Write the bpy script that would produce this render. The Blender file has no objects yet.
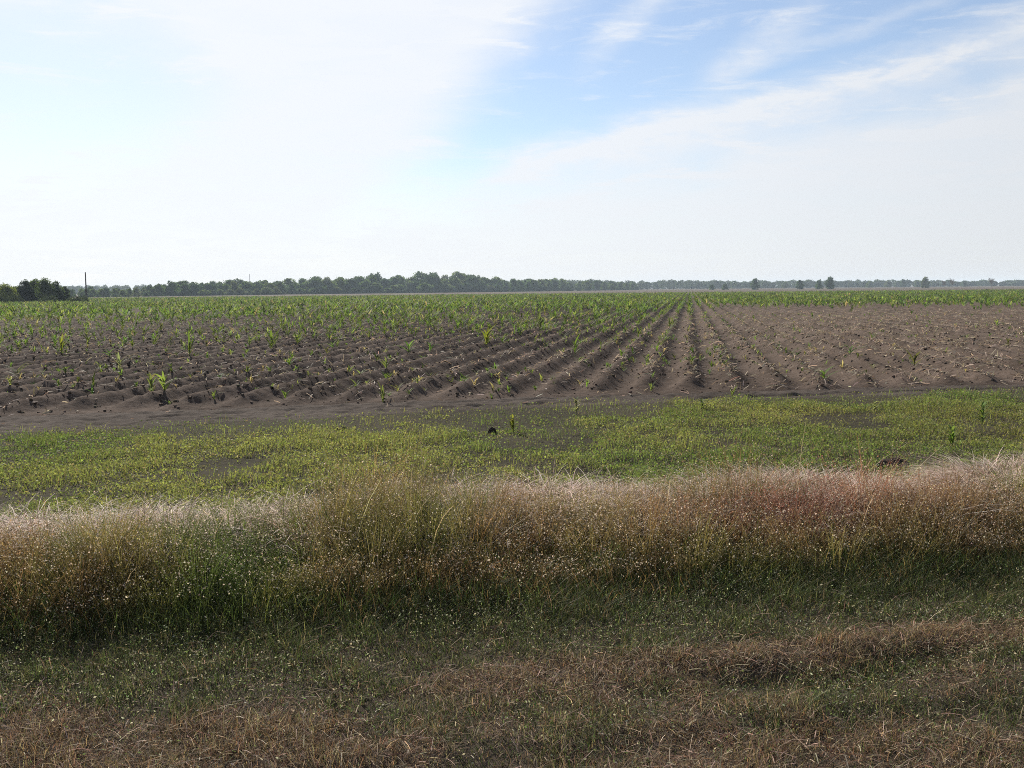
import bpy, math, random
import numpy as np
from mathutils import Matrix, Vector

rng = np.random.default_rng(7)
random.seed(7)
R = math.radians
C = bpy.context.scene.collection
scene = bpy.context.scene

# ------------------------------------------------------------------ camera
F = 1000.0                      # focal length in pixels of a 1024 wide frame
CAM_H = 2.0
PITCH, ROLL = math.atan(95 / F), R(-0.54)
cam_d = bpy.data.cameras.new('camera')
cam_d.sensor_width = 36.0
cam_d.lens = 36.0 * F / 1024.0
cam_d.clip_start = 0.05
cam_d.clip_end = 12000
cam = bpy.data.objects.new('camera', cam_d)
C.objects.link(cam)
cam.matrix_world = (Matrix.Translation((0, 0, CAM_H)) @ Matrix.Rotation(math.pi / 2 - PITCH, 4, 'X')
                    @ Matrix.Rotation(ROLL, 4, 'Z'))
scene.camera = cam
_rot = cam.matrix_world.to_3x3()


def at(px, py, z=0.0):
    """where the line of sight through a point of the photo meets height z"""
    d = _rot @ Vector(((px - 512) / F, (384 - py) / F, -1.0))
    k = (z - CAM_H) / d.z
    return Vector((d.x * k, d.y * k, z))


def along(px, Y):
    """ground point at forward distance Y on the bearing of column px (near the horizon)"""
    d = _rot @ Vector(((px - 512) / F, (384 - 289) / F, -1.0))
    return Vector((d.x * Y / d.y, Y, 0.0))


# ------------------------------------------------------------------ sun, sky, exposure
SUN_AZ, SUN_EL = R(-24), R(28)         # ahead of the camera, to the left (azimuth from +Y towards +X)
sun_d = bpy.data.lights.new('sun', 'SUN')
sun_d.energy = 5.0
sun_d.angle = R(0.55)
sun_d.color = (1.0, 0.94, 0.86)
sun = bpy.data.objects.new('sun', sun_d)
C.objects.link(sun)
sv = Vector((math.sin(SUN_AZ) * math.cos(SUN_EL), math.cos(SUN_AZ) * math.cos(SUN_EL), math.sin(SUN_EL)))
sun.rotation_euler = (-sv).to_track_quat('-Z', 'Y').to_euler()
sun.location = (0, 0, 60)

world = bpy.data.worlds.new('World')
scene.world = world
world.use_nodes = True
wt = world.node_tree
wt.nodes.clear()


class NT:
    """small expression builder for node trees"""
    def __init__(s, nt):
        s.nt = nt

    def n(s, typ, **kw):
        nd = s.nt.nodes.new(typ)
        for k, v in kw.items():
            setattr(nd, k, v)
        return nd

    def put(s, sock, v):
        if isinstance(v, bpy.types.NodeSocket):
            s.nt.links.new(v, sock)
        elif v is not None:
            sock.default_value = v

    def m(s, op, a, b=None, c=None, clamp=False):
        nd = s.n('ShaderNodeMath', operation=op, use_clamp=clamp)
        s.put(nd.inputs[0], a)
        if b is not None:
            s.put(nd.inputs[1], b)
        if c is not None:
            s.put(nd.inputs[2], c)
        return nd.outputs[0]

    def ss(s, v, lo, hi):
        nd = s.n('ShaderNodeMapRange', interpolation_type='SMOOTHSTEP')
        s.put(nd.inputs[0], v)
        nd.inputs[1].default_value = lo
        nd.inputs[2].default_value = hi
        return nd.outputs[0]

    def noise(s, vec, scale, detail=4, rough=0.5, dist=0.0, sc=None):
        if sc is not None:
            mp = s.n('ShaderNodeMapping')
            s.put(mp.inputs['Vector'], vec)
            mp.inputs['Rotation'].default_value = (0, 0, sc[0])
            mp.inputs['Scale'].default_value = (sc[1], sc[2], 1)
            if len(sc) > 3:
                mp.inputs['Location'].default_value = (sc[3], sc[4], 0)
            vec = mp.outputs[0]
        nd = s.n('ShaderNodeTexNoise')
        s.put(nd.inputs['Vector'], vec)
        nd.inputs['Scale'].default_value = scale
        nd.inputs['Detail'].default_value = detail
        nd.inputs['Roughness'].default_value = rough
        nd.inputs['Distortion'].default_value = dist
        return nd.outputs[0]

    def mix(s, f, a, b, blend='MIX'):
        nd = s.n('ShaderNodeMix', data_type='RGBA', blend_type=blend)
        s.put(nd.inputs[0], f)
        s.put(nd.inputs[6], a)
        s.put(nd.inputs[7], b)
        return nd.outputs[2]


w = NT(wt)
sky = w.n('ShaderNodeTexSky', sky_type='NISHITA', sun_disc=False)
sky.sun_elevation = SUN_EL
sky.sun_rotation = SUN_AZ
sky.air_density = 1.0
sky.dust_density = 0.2
sky.ozone_density = 2.5
tc = w.n('ShaderNodeTexCoord')
sp = w.n('ShaderNodeSeparateXYZ')
w.put(sp.inputs[0], tc.outputs['Generated'])
AZ = w.m('MULTIPLY', w.m('ARCTAN2', sp.outputs[0], sp.outputs[1]), 57.2958)
EL = w.m('MULTIPLY', w.m('ARCSINE', sp.outputs[2]), 57.2958)
cv = w.n('ShaderNodeCombineXYZ')
w.put(cv.inputs[0], AZ)
w.put(cv.inputs[1], EL)
V0 = cv.outputs[0]
# cirrus: broad veils that leave two clear patches, and wind-drawn streaks
wob = w.m('SUBTRACT', w.noise(V0, 0.16, 5, 0.62, 0.4, sc=(R(-14), 0.55, 1.1)), 0.5)
wob2 = w.m('SUBTRACT', w.noise(V0, 0.5, 6, 0.62, 0.3, sc=(R(-16), 0.35, 1.5)), 0.5)
E1 = w.m('ADD', EL, w.m('ADD', w.m('MULTIPLY', wob, 7.0), w.m('MULTIPLY', wob2, 2.6)))
low = w.ss(w.m('SUBTRACT', E1, w.m('MULTIPLY_ADD', AZ, 0.17, 5.6)), -2.4, 3.0)
side = w.ss(w.m('SUBTRACT', w.m('MULTIPLY_ADD', AZ, 1.05, 13.0), E1), -3.2, 3.6)
clearR = w.m('MULTIPLY', low, side)
dl = w.m('ADD', w.m('POWER', w.m('MULTIPLY', w.m('ADD', AZ, 24.0), 0.14), 2.0),
         w.m('POWER', w.m('MULTIPLY', w.m('ADD', E1, -10.6), 0.24), 2.0))
clearL = w.m('MULTIPLY', w.ss(dl, 2.0, 0.1), 0.62)
clear = w.m('MAXIMUM', clearR, clearL)
def streak(slope, off, wd, amt, a0, a1):
    d = w.m('ABSOLUTE', w.m('SUBTRACT', w.m('ADD', EL, w.m('ADD', w.m('MULTIPLY', wob2, 1.6), w.m('MULTIPLY', wob, 1.6))), w.m('MULTIPLY_ADD', AZ, slope, off)))
    g = w.ss(d, wd, 0.0)
    g = w.m('MULTIPLY', g, w.ss(AZ, a0[0], a0[1]))
    g = w.m('MULTIPLY', g, w.ss(AZ, a1[1], a1[0]))
    return w.m('MULTIPLY', w.m('MULTIPLY', g, amt), w.m('MULTIPLY_ADD', w.ss(w.noise(V0, 0.7, 6, 0.65, 0.4, sc=(R(-20), 0.6, 1.6, off, 0)), 0.3, 0.7), 0.55, 0.5))
st = w.m('ADD', streak(0.215, 6.6, 1.9, 0.85, (-5, 2), (40, 60)),
         streak(0.55, 5.1, 1.7, 0.75, (9.5, 12.5), (14, 18)))
st = w.m('ADD', st, streak(0.205, 6.9, 0.75, 0.45, (-2, 3), (40, 60)))
st = w.m('ADD', st, streak(0.25, 8.6, 0.7, 0.4, (12, 17), (22, 27)))
st = w.m('ADD', st, streak(0.8, 9.2, 1.8, 0.6, (3, 6), (8, 12)))
wisps = w.m('MULTIPLY', w.ss(w.noise(V0, 0.55, 7, 0.66, 0.5, sc=(R(-17), 0.28, 1.7, 3, 1)), 0.5, 0.75), 0.6)
cov = w.m('SUBTRACT', 1.0, w.m('MULTIPLY', clear, 0.92))
cov = w.m('ADD', cov, w.m('MULTIPLY', w.m('ADD', st, wisps), 0.85))
cov = w.m('MULTIPLY', cov, w.m('MULTIPLY_ADD', wob2, 0.3, 0.97), clamp=True)
cov = w.m('MULTIPLY', cov, w.m('MULTIPLY_ADD', w.ss(w.m('ADD', EL, w.m('MULTIPLY', wob, 10.0)), 34.0, 19.0), 0.88, 0.12))
# veils near the sun are brighter than those away from it
vd = w.n('ShaderNodeVectorMath', operation='DOT_PRODUCT')
w.put(vd.inputs[0], tc.outputs['Generated'])
vd.inputs[1].default_value = sv
glow = w.ss(vd.outputs['Value'], 0.45, 1.0)
cb = w.m('MULTIPLY_ADD', glow, 1.6, 5.95)
cloud = w.mix(1.0, (0.955, 0.985, 1.03, 1), (1, 1, 1, 1), 'MULTIPLY')
cs = w.n('ShaderNodeVectorMath', operation='SCALE')
w.put(cs.inputs[0], cloud)
w.put(cs.inputs['Scale'], cb)
skc = w.mix(w.m('MULTIPLY_ADD', cov, 0.84, 0.10), w.mix(1.0, sky.outputs[0], (0.84, 0.85, 0.90, 1), 'MULTIPLY'), cs.outputs[0])
bg = w.n('ShaderNodeBackground')
w.put(bg.inputs[0], skc)
bg.inputs[1].default_value = 0.065
wo = w.n('ShaderNodeOutputWorld')
w.put(wo.inputs[0], bg.outputs[0])

vs = scene.view_settings
vs.view_transform = 'Standard'
vs.look = 'None'
vs.exposure = 1.0
vs.gamma = 1.0
vs.use_curve_mapping = False
cy = scene.cycles
cy.max_bounces = 6
cy.diffuse_bounces = 4
cy.glossy_bounces = 2
cy.transmission_bounces = 4
cy.transparent_max_bounces = 6
cy.volume_bounces = 1
cy.use_adaptive_sampling = True
cy.adaptive_threshold = 0.008
cy.use_denoising = False
try:
    cy.denoiser = 'OPENIMAGEDENOISE'
    cy.denoising_input_passes = 'RGB_ALBEDO_NORMAL'
    cy.denoising_prefilter = 'ACCURATE'
except Exception as e:
    print('denoiser', e)
cy.pixel_filter_type = 'BLACKMAN_HARRIS'
cy.filter_width = 0.95
cy.caustics_reflective = False
cy.caustics_refractive = False


# ------------------------------------------------------------------ numpy helpers
def _hash(ix, iy, seed):
    h = (ix.astype(np.int64) * 374761393 + iy.astype(np.int64) * 668265263 + seed * 1442695041) & 0xffffffff
    h = ((h ^ (h >> 13)) * 1274126177) & 0xffffffff
    h = h ^ (h >> 16)
    return (h & 0xffffff) / float(0xffffff)


def vnoise(x, y, scale, seed=0):
    x = np.asarray(x, float) / scale
    y = np.asarray(y, float) / scale
    ix, iy = np.floor(x), np.floor(y)
    fx, fy = x - ix, y - iy
    fx, fy = fx * fx * (3 - 2 * fx), fy * fy * (3 - 2 * fy)
    a = _hash(ix, iy, seed); b = _hash(ix + 1, iy, seed)
    c = _hash(ix, iy + 1, seed); d = _hash(ix + 1, iy + 1, seed)
    return (a * (1 - fx) + b * fx) * (1 - fy) + (c * (1 - fx) + d * fx) * fy


def fbm(x, y, scale, seed=0, oct=4):
    s, amp, tot = 0, 1.0, 0
    for o in range(oct):
        s = s + amp * vnoise(x, y, scale / 2 ** o, seed + 17 * o)
        tot += amp
        amp *= 0.5
    return s / tot


def sst(v, lo, hi):
    t = np.clip((np.asarray(v, float) - lo) / (hi - lo), 0, 1)
    return t * t * (3 - 2 * t)


def gauss(x, y, cx, cy_, rx, ry):
    return np.exp(-((x - cx) / rx) ** 2 - ((y - cy_) / ry) ** 2)


def lerp(a, b, f):
    return np.asarray(a) * (1 - f) + np.asarray(b) * f


def mesh_from(name, v, quads, col=None, tris=None, smooth=False):
    me = bpy.data.meshes.new(name)
    v = np.ascontiguousarray(v, dtype=np.float32)
    me.vertices.add(len(v))
    me.vertices.foreach_set('co', v.ravel())
    fl = []
    st = []
    n = 0
    if quads is not None and len(quads):
        q = np.ascontiguousarray(quads, dtype=np.int32)
        fl.append(q.ravel())
        st.append(np.arange(len(q), dtype=np.int32) * 4)
        n = len(q) * 4
    if tris is not None and len(tris):
        t = np.ascontiguousarray(tris, dtype=np.int32)
        fl.append(t.ravel())
        st.append(n + np.arange(len(t), dtype=np.int32) * 3)
    fl = np.concatenate(fl)
    st = np.concatenate(st)
    me.loops.add(len(fl))
    me.loops.foreach_set('vertex_index', fl)
    me.polygons.add(len(st))
    me.polygons.foreach_set('loop_start', st)
    if smooth:
        me.polygons.foreach_set('use_smooth', np.ones(len(st), bool))
    if col is not None:
        at_ = me.color_attributes.new('tint', 'FLOAT_COLOR', 'POINT')
        c4 = np.ones((len(v), 4), np.float32)
        c4[:, :3] = col
        at_.data.foreach_set('color', c4.ravel())
    me.update(calc_edges=True)
    return me


def put(name, me, mat, parent=None, label=None, cat=None, kind=None, group=None, loc=None):
    if mat is not None:
        me.materials.clear()
        me.materials.append(mat)
    o = bpy.data.objects.new(name, me)
    C.objects.link(o)
    if parent is not None:
        o.parent = parent
    tag(o, label, cat, kind, group)
    if loc is not None:
        o.location = loc
    return o


def tag(o, label=None, cat=None, kind=None, group=None):
    if label: o['label'] = label
    if cat: o['category'] = cat
    if kind: o['kind'] = kind
    if group: o['group'] = group


def empty(name, loc, label, cat, group=None, rz=0.0):
    o = bpy.data.objects.new(name, None)
    o.empty_display_size = 0.2
    C.objects.link(o)
    o.location = loc
    o.rotation_euler = (0, 0, rz)
    tag(o, label, cat, None, group)
    return o


class Batch:
    """collects numpy geometry that belongs to ONE mesh"""
    def __init__(s):
        s.v, s.q, s.c, s.n = [], [], [], 0

    def add(s, v, q, c):
        s.v.append(np.asarray(v, np.float32).reshape(-1, 3))
        s.q.append(np.asarray(q, np.int64).reshape(-1, 4) + s.n)
        c = np.asarray(c, np.float32)
        if c.ndim == 1:
            c = np.broadcast_to(c, (len(s.v[-1]), 3))
        s.c.append(c.reshape(-1, 3))
        s.n += len(s.v[-1])

    def mesh(s, name, smooth=False):
        return mesh_from(name, np.concatenate(s.v), np.concatenate(s.q), np.concatenate(s.c), smooth=smooth)


def ribbons(B, base, h, az, lean, width, col, segs=3, droop=0.0, power=1.8, tip=0.12, wide=None, tipcol=None, face=None):
    """n bent blades: base (n,3); h length up; az direction of lean; lean sideways reach as a share of h"""
    n = len(base)
    if n == 0:
        return
    h = np.broadcast_to(h, n); lean = np.broadcast_to(lean, n); width = np.broadcast_to(width, n)
    droop = np.broadcast_to(droop, n)
    t = np.linspace(0, 1, segs + 1)[None, :]
    out = lean[:, None] * h[:, None] * t ** power
    up = h[:, None] * (t - droop[:, None] * t ** 2.5)
    dx, dy = np.cos(az)[:, None], np.sin(az)[:, None]
    P = np.stack([base[:, 0:1] + dx * out, base[:, 1:2] + dy * out, base[:, 2:3] + up], -1)
    wa = az + math.pi / 2 + rng.normal(0, 0.5, n) if face is None else face
    wv = np.stack([np.cos(wa), np.sin(wa), np.zeros(n)], -1)
    prof = (1 - t) ** 0.7 * (1 - tip) + tip
    if wide is not None:
        prof = np.sin(np.pi * np.clip(t * (1 - wide) + wide, 0, 1)) ** 0.8 * (1 - tip) + tip
    off = wv[:, None, :] * (width[:, None] * 0.5 * prof)[..., None]
    v = np.stack([P - off, P + off], 2).reshape(n, -1, 3)
    k = (segs + 1) * 2
    f = np.array([[2 * i, 2 * i + 1, 2 * i + 3, 2 * i + 2] for i in range(segs)])
    q = f[None] + (np.arange(n) * k)[:, None, None]
    c = np.broadcast_to(np.asarray(col, float).reshape(-1, 1, 3), (n, k, 3)).copy()
    if tipcol is not None:
        tt = np.repeat(t, 2, 1).reshape(1, -1, 1) ** 2
        c = c * (1 - tt) + np.asarray(tipcol, float).reshape(-1, 1, 3) * tt
    B.add(v, q, c.reshape(-1, 3))


def flecks(B, pos, size, col, elong=1.6):
    """small randomly turned leaf or seed shaped quads"""
    n = len(pos)
    if n == 0:
        return
    size = np.broadcast_to(size, n)
    a = rng.normal(0, 1, (n, 3)); a /= np.linalg.norm(a, axis=1, keepdims=True)
    b = rng.normal(0, 1, (n, 3)); b = np.cross(a, b); b /= np.linalg.norm(b, axis=1, keepdims=True)
    a = a * (size * 0.5 * elong)[:, None]
    b = b * (size * 0.5)[:, None]
    v = np.stack([pos - a, pos + b, pos + a, pos - b], 1)
    q = np.arange(n * 4).reshape(n, 4)
    c = np.broadcast_to(np.asarray(col, float).reshape(-1, 1, 3), (n, 4, 3)).reshape(-1, 3)
    B.add(v.reshape(-1, 3), q, c)


def straws(B, pos, length, az, tilt, width, col):
    """straight thin stalk pieces lying about"""
    n = len(pos)
    d = np.stack([np.cos(az) * np.cos(tilt), np.sin(az) * np.cos(tilt), np.sin(tilt)], -1) * (np.broadcast_to(length, n) * 0.5)[:, None]
    s = np.stack([-np.sin(az), np.cos(az), rng.normal(0, 0.6, n)], -1)
    s = s / np.linalg.norm(s, axis=1, keepdims=True) * (np.broadcast_to(width, n) * 0.5)[:, None]
    m = pos + np.stack([np.zeros(n), np.zeros(n), np.broadcast_to(length, n) * 0.06], -1)
    v = np.stack([pos - d - s, pos - d + s, m + s, m - s, pos + d + s, pos + d - s], 1)
    q = np.array([[0, 1, 2, 3], [3, 2, 4, 5]])[None] + (np.arange(n) * 6)[:, None, None]
    c = np.broadcast_to(np.asarray(col, float).reshape(-1, 1, 3), (n, 6, 3)).reshape(-1, 3)
    B.add(v.reshape(-1, 3), q, c)


def tube(B, pts, rad, col, sides=6):
    pts = np.asarray(pts, float)
    n = len(pts)
    rings = []
    for i in range(n):
        d = pts[min(i + 1, n - 1)] - pts[max(i - 1, 0)]
        d = d / (np.linalg.norm(d) + 1e-9)
        ref = np.array([1.0, 0, 0]) if abs(d[0]) < 0.8 else np.array([0, 1.0, 0])
        u = np.cross(d, ref); u /= np.linalg.norm(u)
        v_ = np.cross(d, u)
        a = np.arange(sides) * 2 * math.pi / sides
        rings.append(pts[i] + rad[i] * (np.cos(a)[:, None] * u + np.sin(a)[:, None] * v_))
    v = np.concatenate(rings)
    q = []
    for i in range(n - 1):
        for j in range(sides):
            k = (j + 1) % sides
            q.append([i * sides + j, i * sides + k, (i + 1) * sides + k, (i + 1) * sides + j])
    B.add(v, q, col)


# ------------------------------------------------------------------ materials
def new_mat(name):
    m = bpy.data.materials.new(name)
    m.use_nodes = True
    m.node_tree.nodes.clear()
    return m, NT(m.node_tree)


def leaf_mat(name, trans=0.45, rough=0.55, spec=0.25, tr_tint=(1.0, 1.0, 0.75), vary=0.25, nscale=3.0):
    m, t = new_mat(name)
    a = t.n('ShaderNodeAttribute', attribute_name='tint')
    g = t.n('ShaderNodeNewGeometry')
    nz = t.noise(g.outputs['Position'], nscale, 3, 0.6)
    f = t.m('MULTIPLY_ADD', nz, 2 * vary, 1.0 - vary)
    s = t.n('ShaderNodeVectorMath', operation='SCALE')
    t.put(s.inputs[0], a.outputs['Color'])
    t.put(s.inputs['Scale'], f)
    p = t.n('ShaderNodeBsdfPrincipled')
    t.put(p.inputs['Base Color'], s.outputs[0])
    p.inputs['Roughness'].default_value = rough
    p.inputs['Specular IOR Level'].default_value = spec
    tb = t.n('ShaderNodeBsdfTranslucent')
    t.put(tb.inputs[0], t.mix(1.0, s.outputs[0], (*tr_tint, 1), 'MULTIPLY'))
    mx = t.n('ShaderNodeMixShader')
    mx.inputs[0].default_value = trans
    t.put(mx.inputs[1], p.outputs[0])
    t.put(mx.inputs[2], tb.outputs[0])
    o = t.n('ShaderNodeOutputMaterial')
    t.put(o.inputs[0], mx.outputs[0])
    return m


def soil_mat(name, dark, light, extra=None, bump=0.6, scale=1.0, spec=0.01):
    m, t = new_mat(name)
    g = t.n('ShaderNodeNewGeometry')
    P = g.outputs['Position']
    n1 = t.noise(P, 0.35 * scale, 5, 0.6)
    n2 = t.noise(P, 9.0 * scale, 6, 0.7)
    n3 = t.noise(P, 45.0 * scale, 4, 0.7)
    f = t.m('ADD', t.m('MULTIPLY', n1, 0.5), t.m('MULTIPLY', n2, 0.5))
    c = t.mix(t.ss(f, 0.36, 0.64), (*dark, 1), (*light, 1))
    c = t.mix(t.m('MULTIPLY', t.ss(n3, 0.56, 0.72), 0.5), c, (light[0] * 1.35, light[1] * 1.3, light[2] * 1.25, 1))
    if extra is not None:
        c = t.mix(t.m('MULTIPLY', t.ss(t.noise(P, extra[1], 6, 0.65), extra[2], extra[3]), extra[4]), c, (*extra[0], 1))
    p = t.n('ShaderNodeBsdfPrincipled')
    t.put(p.inputs['Base Color'], c)
    p.inputs['Roughness'].default_value = 0.95
    p.inputs['Specular IOR Level'].default_value = spec
    b = t.n('ShaderNodeBump')
    b.inputs['Strength'].default_value = bump
    b.inputs['Distance'].default_value = 0.03
    t.put(b.inputs['Height'], t.m('ADD', n2, t.m('MULTIPLY', n3, 0.5)))
    t.put(p.inputs['Normal'], b.outputs[0])
    o = t.n('ShaderNodeOutputMaterial')
    t.put(o.inputs[0], p.outputs[0])
    return m


def plain_mat(name, rough=0.8, vary=0.3, scale=4.0):
    m, t = new_mat(name)
    a = t.n('ShaderNodeAttribute', attribute_name='tint')
    tcn = t.n('ShaderNodeTexCoord')
    f = t.m('MULTIPLY_ADD', t.noise(tcn.outputs['Object'], scale, 5, 0.65), 2 * vary, 1.0 - vary)
    s = t.n('ShaderNodeVectorMath', operation='SCALE')
    t.put(s.inputs[0], a.outputs['Color'])
    t.put(s.inputs['Scale'], f)
    p = t.n('ShaderNodeBsdfPrincipled')
    t.put(p.inputs['Base Color'], s.outputs[0])
    p.inputs['Roughness'].default_value = rough
    p.inputs['Specular IOR Level'].default_value = 0.03
    b = t.n('ShaderNodeBump')
    b.inputs['Strength'].default_value = 0.5
    t.put(b.inputs['Height'], t.noise(tcn.outputs['Object'], scale * 6, 4, 0.6))
    t.put(p.inputs['Normal'], b.outputs[0])
    o = t.n('ShaderNodeOutputMaterial')
    t.put(o.inputs[0], p.outputs[0])
    return m


M_grass = leaf_mat('grass_blades', 0.45, 0.6, 0.07)
M_dry = leaf_mat('dry_grass', 0.38, 0.7, 0.06, (1, 0.95, 0.85))
M_weed = leaf_mat('weed_leaves', 0.42, 0.7, 0.06, (1.0, 1.0, 0.6))
M_crop = leaf_mat('crop_leaves', 0.5, 0.75, 0.08, (1.0, 1.0, 0.55))
M_tree = leaf_mat('tree_leaves', 0.5, 0.7, 0.04, (0.95, 1.0, 0.6), nscale=0.4)
M_bark = plain_mat('bark', 0.9)
M_wood = plain_mat('weathered_wood', 0.85)
M_clod = plain_mat('dark_earth', 0.95, 0.4, 30)
M_field = soil_mat('ploughed_soil', (0.044, 0.033, 0.0255), (0.104, 0.079, 0.063), bump=1.0)
M_track = soil_mat('packed_dirt', (0.048, 0.039, 0.032), (0.090, 0.074, 0.062), bump=1.0)
M_strip = soil_mat('weedy_soil', (0.034, 0.031, 0.021), (0.060, 0.052, 0.036), None, bump=1.0)
M_verge = soil_mat('thatchy_soil', (0.040, 0.033, 0.025), (0.085, 0.066, 0.050), bump=0.8)
M_ground = soil_mat('dry_field_soil', (0.085, 0.066, 0.053), (0.12, 0.094, 0.075), ((0.08, 0.085, 0.04), 0.02, 0.5, 0.62, 0.7), bump=0.2, scale=0.3)

# ------------------------------------------------------------------ lines of the place (y as a function of x)
def front_tall(x):  return 6.45 + 0.20 * x
def back_tall(x):   return 8.55 + 0.22 * x + 0.25 * np.sin(x * 0.9 + 1)
def track_near(x):  return 16.3 + np.where(np.asarray(x) < 0, 0.34, 0.21) * x
def field_edge(x):  return 18.5 + np.where(np.asarray(x) < 0, 0.25, 0.18) * x
ROW = 0.88
YAW = math.atan((690 - 512) / F)          # bearing of the furrows
cs_, sn_ = math.cos(YAW), math.sin(YAW)
def row_s(x, y): return x * cs_ - y * sn_      # across the rows
def row_t(x, y): return x * sn_ + y * cs_      # along the rows


def ground_z(x, y):
    """gentle lie of the verge and strip"""
    x = np.asarray(x, float); y = np.asarray(y, float)
    z = 0.05 * (fbm(x, y, 1.6, 3, 3) - 0.5) * sst(y, 25, 12)
    # windrow of cut grass across the verge
    d = y - (4.98 + 0.20 * x + 0.10 * (fbm(x, x * 0, 0.9, 41, 2) - 0.5))
    amp = sst(x, -0.4, 1.6) * sst(fbm(x, y, 0.7, 9, 3), 0.2, 0.75) * 0.65
    z = z + 0.085 * amp * np.exp(-(d / 0.16) ** 2) - 0.045 * amp * np.exp(-((d + 0.3) / 0.2) ** 2)
    # second faint rut on the left
    d2 = y - (4.28 + 0.22 * x)
    z = z + 0.012 * np.exp(-(d2 / 0.14) ** 2) - 0.014 * np.exp(-((d2 + 0.22) / 0.15) ** 2)
    # the bank the tall grass stands on
    u = (y - front_tall(x)) / (back_tall(x) - front_tall(x))
    z = z + 0.06 * np.exp(-((u - 0.6) / 0.5) ** 2)
    return z


def row_profile(x, y):
    """0 in the furrow, 1 on the ridge"""
    s = row_s(x, y) / ROW + 0.025 * (vnoise(x, y, 3.0, 71) - 0.5)
    return 0.5 + 0.5 * np.cos(2 * math.pi * s)


def field_z(x, y):
    p = row_profile(x, y)
    e = sst(y - field_edge(x) - 0.9 * (fbm(x, y, 1.4, 77, 3) - 0.5), -0.1, 1.1)
    amp = 0.85 + 0.25 * (fbm(x, y, 4.0, 12, 2) - 0.5)
    amp = amp * lerp(1.0, 0.75, sst(row_s(x, y), 1.5, 8))
    z = 0.225 * amp * p ** 1.35 * e
    z = z + e * 0.035 * (np.abs(vnoise(x, y, 0.33, 5) - 0.5) * 2 - 0.5) * (0.35 + 0.65 * p)
    z = z + e * 0.055 * (vnoise(x, y, 0.15, 15) - 0.5) * (0.35 + 0.65 * p) + 0.03 * (fbm(x, y, 0.2, 6, 2) - 0.5) * sst(y - field_edge(x), -0.4, 0.1)
    return z - 0.012 - 0.05 * sst(y - field_edge(x), 0.15, -0.3)


def grid_mesh(name, xs, ys, zf, keep=None):
    X, Y = np.meshgrid(xs, ys)
    Z = zf(X, Y)
    v = np.stack([X, Y, Z], -1).reshape(-1, 3)
    nx, ny = len(xs), len(ys)
    i = (np.arange(ny - 1)[:, None] * nx + np.arange(nx - 1)[None, :])
    q = np.stack([i, i + 1, i + 1 + nx, i + nx], -1)
    if keep is not None:
        cx = 0.25 * (X[:-1, :-1] + X[1:, 1:] + X[1:, :-1] + X[:-1, 1:])
        cy_ = 0.25 * (Y[:-1, :-1] + Y[1:, 1:] + Y[1:, :-1] + Y[:-1, 1:])
        q = q[keep(cx, cy_)]
    q = q.reshape(-1, 4)
    used = np.zeros(len(v), bool); used[q.ravel()] = True
    remap = np.cumsum(used) - 1
    return mesh_from(name, v[used], remap[q], smooth=True)


# ------------------------------------------------------------------ ground sheets
ext = 2600.0
put('ground', mesh_from('ground', [(-ext, -60, -0.16), (ext, -60, -0.16), (ext, 3200, -0.16), (-ext, 3200, -0.16)], [[0, 1, 2, 3]]),
    M_ground, kind='structure')
# verge and grass strip: a warped grid between the camera and the dirt track
xs = np.concatenate([np.linspace(-24, -9, 60), np.linspace(-8.9, 8.9, 380), np.linspace(9, 24, 60)])
def warp(name, xs, lo, hi, n, zf, mat):
    u = np.linspace(0, 1, n)
    X = np.repeat(xs[None, :], n, 0)
    Y = lo(X) * (1 - u[:, None]) + hi(X) * u[:, None]
    Z = zf(X, Y)
    v = np.stack([X, Y, Z], -1).reshape(-1, 3)
    nx = len(xs)
    i = (np.arange(n - 1)[:, None] * nx + np.arange(nx - 1)[None, :])
    q = np.stack([i, i + 1, i + 1 + nx, i + nx], -1).reshape(-1, 4)
    return put(name, mesh_from(name, v, q, smooth=True), mat, kind='structure')
warp('verge', xs, lambda x: -6.0 + 0 * x, lambda x: back_tall(x) + 0.5, 330, ground_z, M_verge)
warp('grass_strip', xs, lambda x: back_tall(x) + 0.5, lambda x: track_near(x) + 0.95, 130,
     lambda x, y: ground_z(x, y) - 0.12 * sst(y - track_near(x) - 0.25 * (fbm(x, y, 0.7, 33, 3) - 0.5), 0.35, 0.95), M_strip)
warp('dirt_track', xs, lambda x: track_near(x) + 0.1, lambda x: field_edge(x) + 0.3, 70,
     lambda x, y: (0.006 + ground_z(x, y) * (1 - 0.4 * sst(y - track_near(x), 0.5, 0.9)) + (0.05 * (fbm(x, y, 0.35, 31, 3) - 0.5) + 0.04 * (vnoise(x, y, 0.15, 32) - 0.5)) * sst(y - track_near(x), 0.5, 0.9))
     - 0.035 * (np.exp(-((y - track_near(x) - 1.0) / 0.13) ** 2) + np.exp(-((y - track_near(x) - 1.75) / 0.13) ** 2)) * sst(fbm(x, y, 2.5, 37, 2), 0.3, 0.6)
     - 0.07 * sst(y - field_edge(x), -0.35, 0.3) - 0.06 * sst(y - track_near(x), 0.55, 0.1), M_track)
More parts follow.
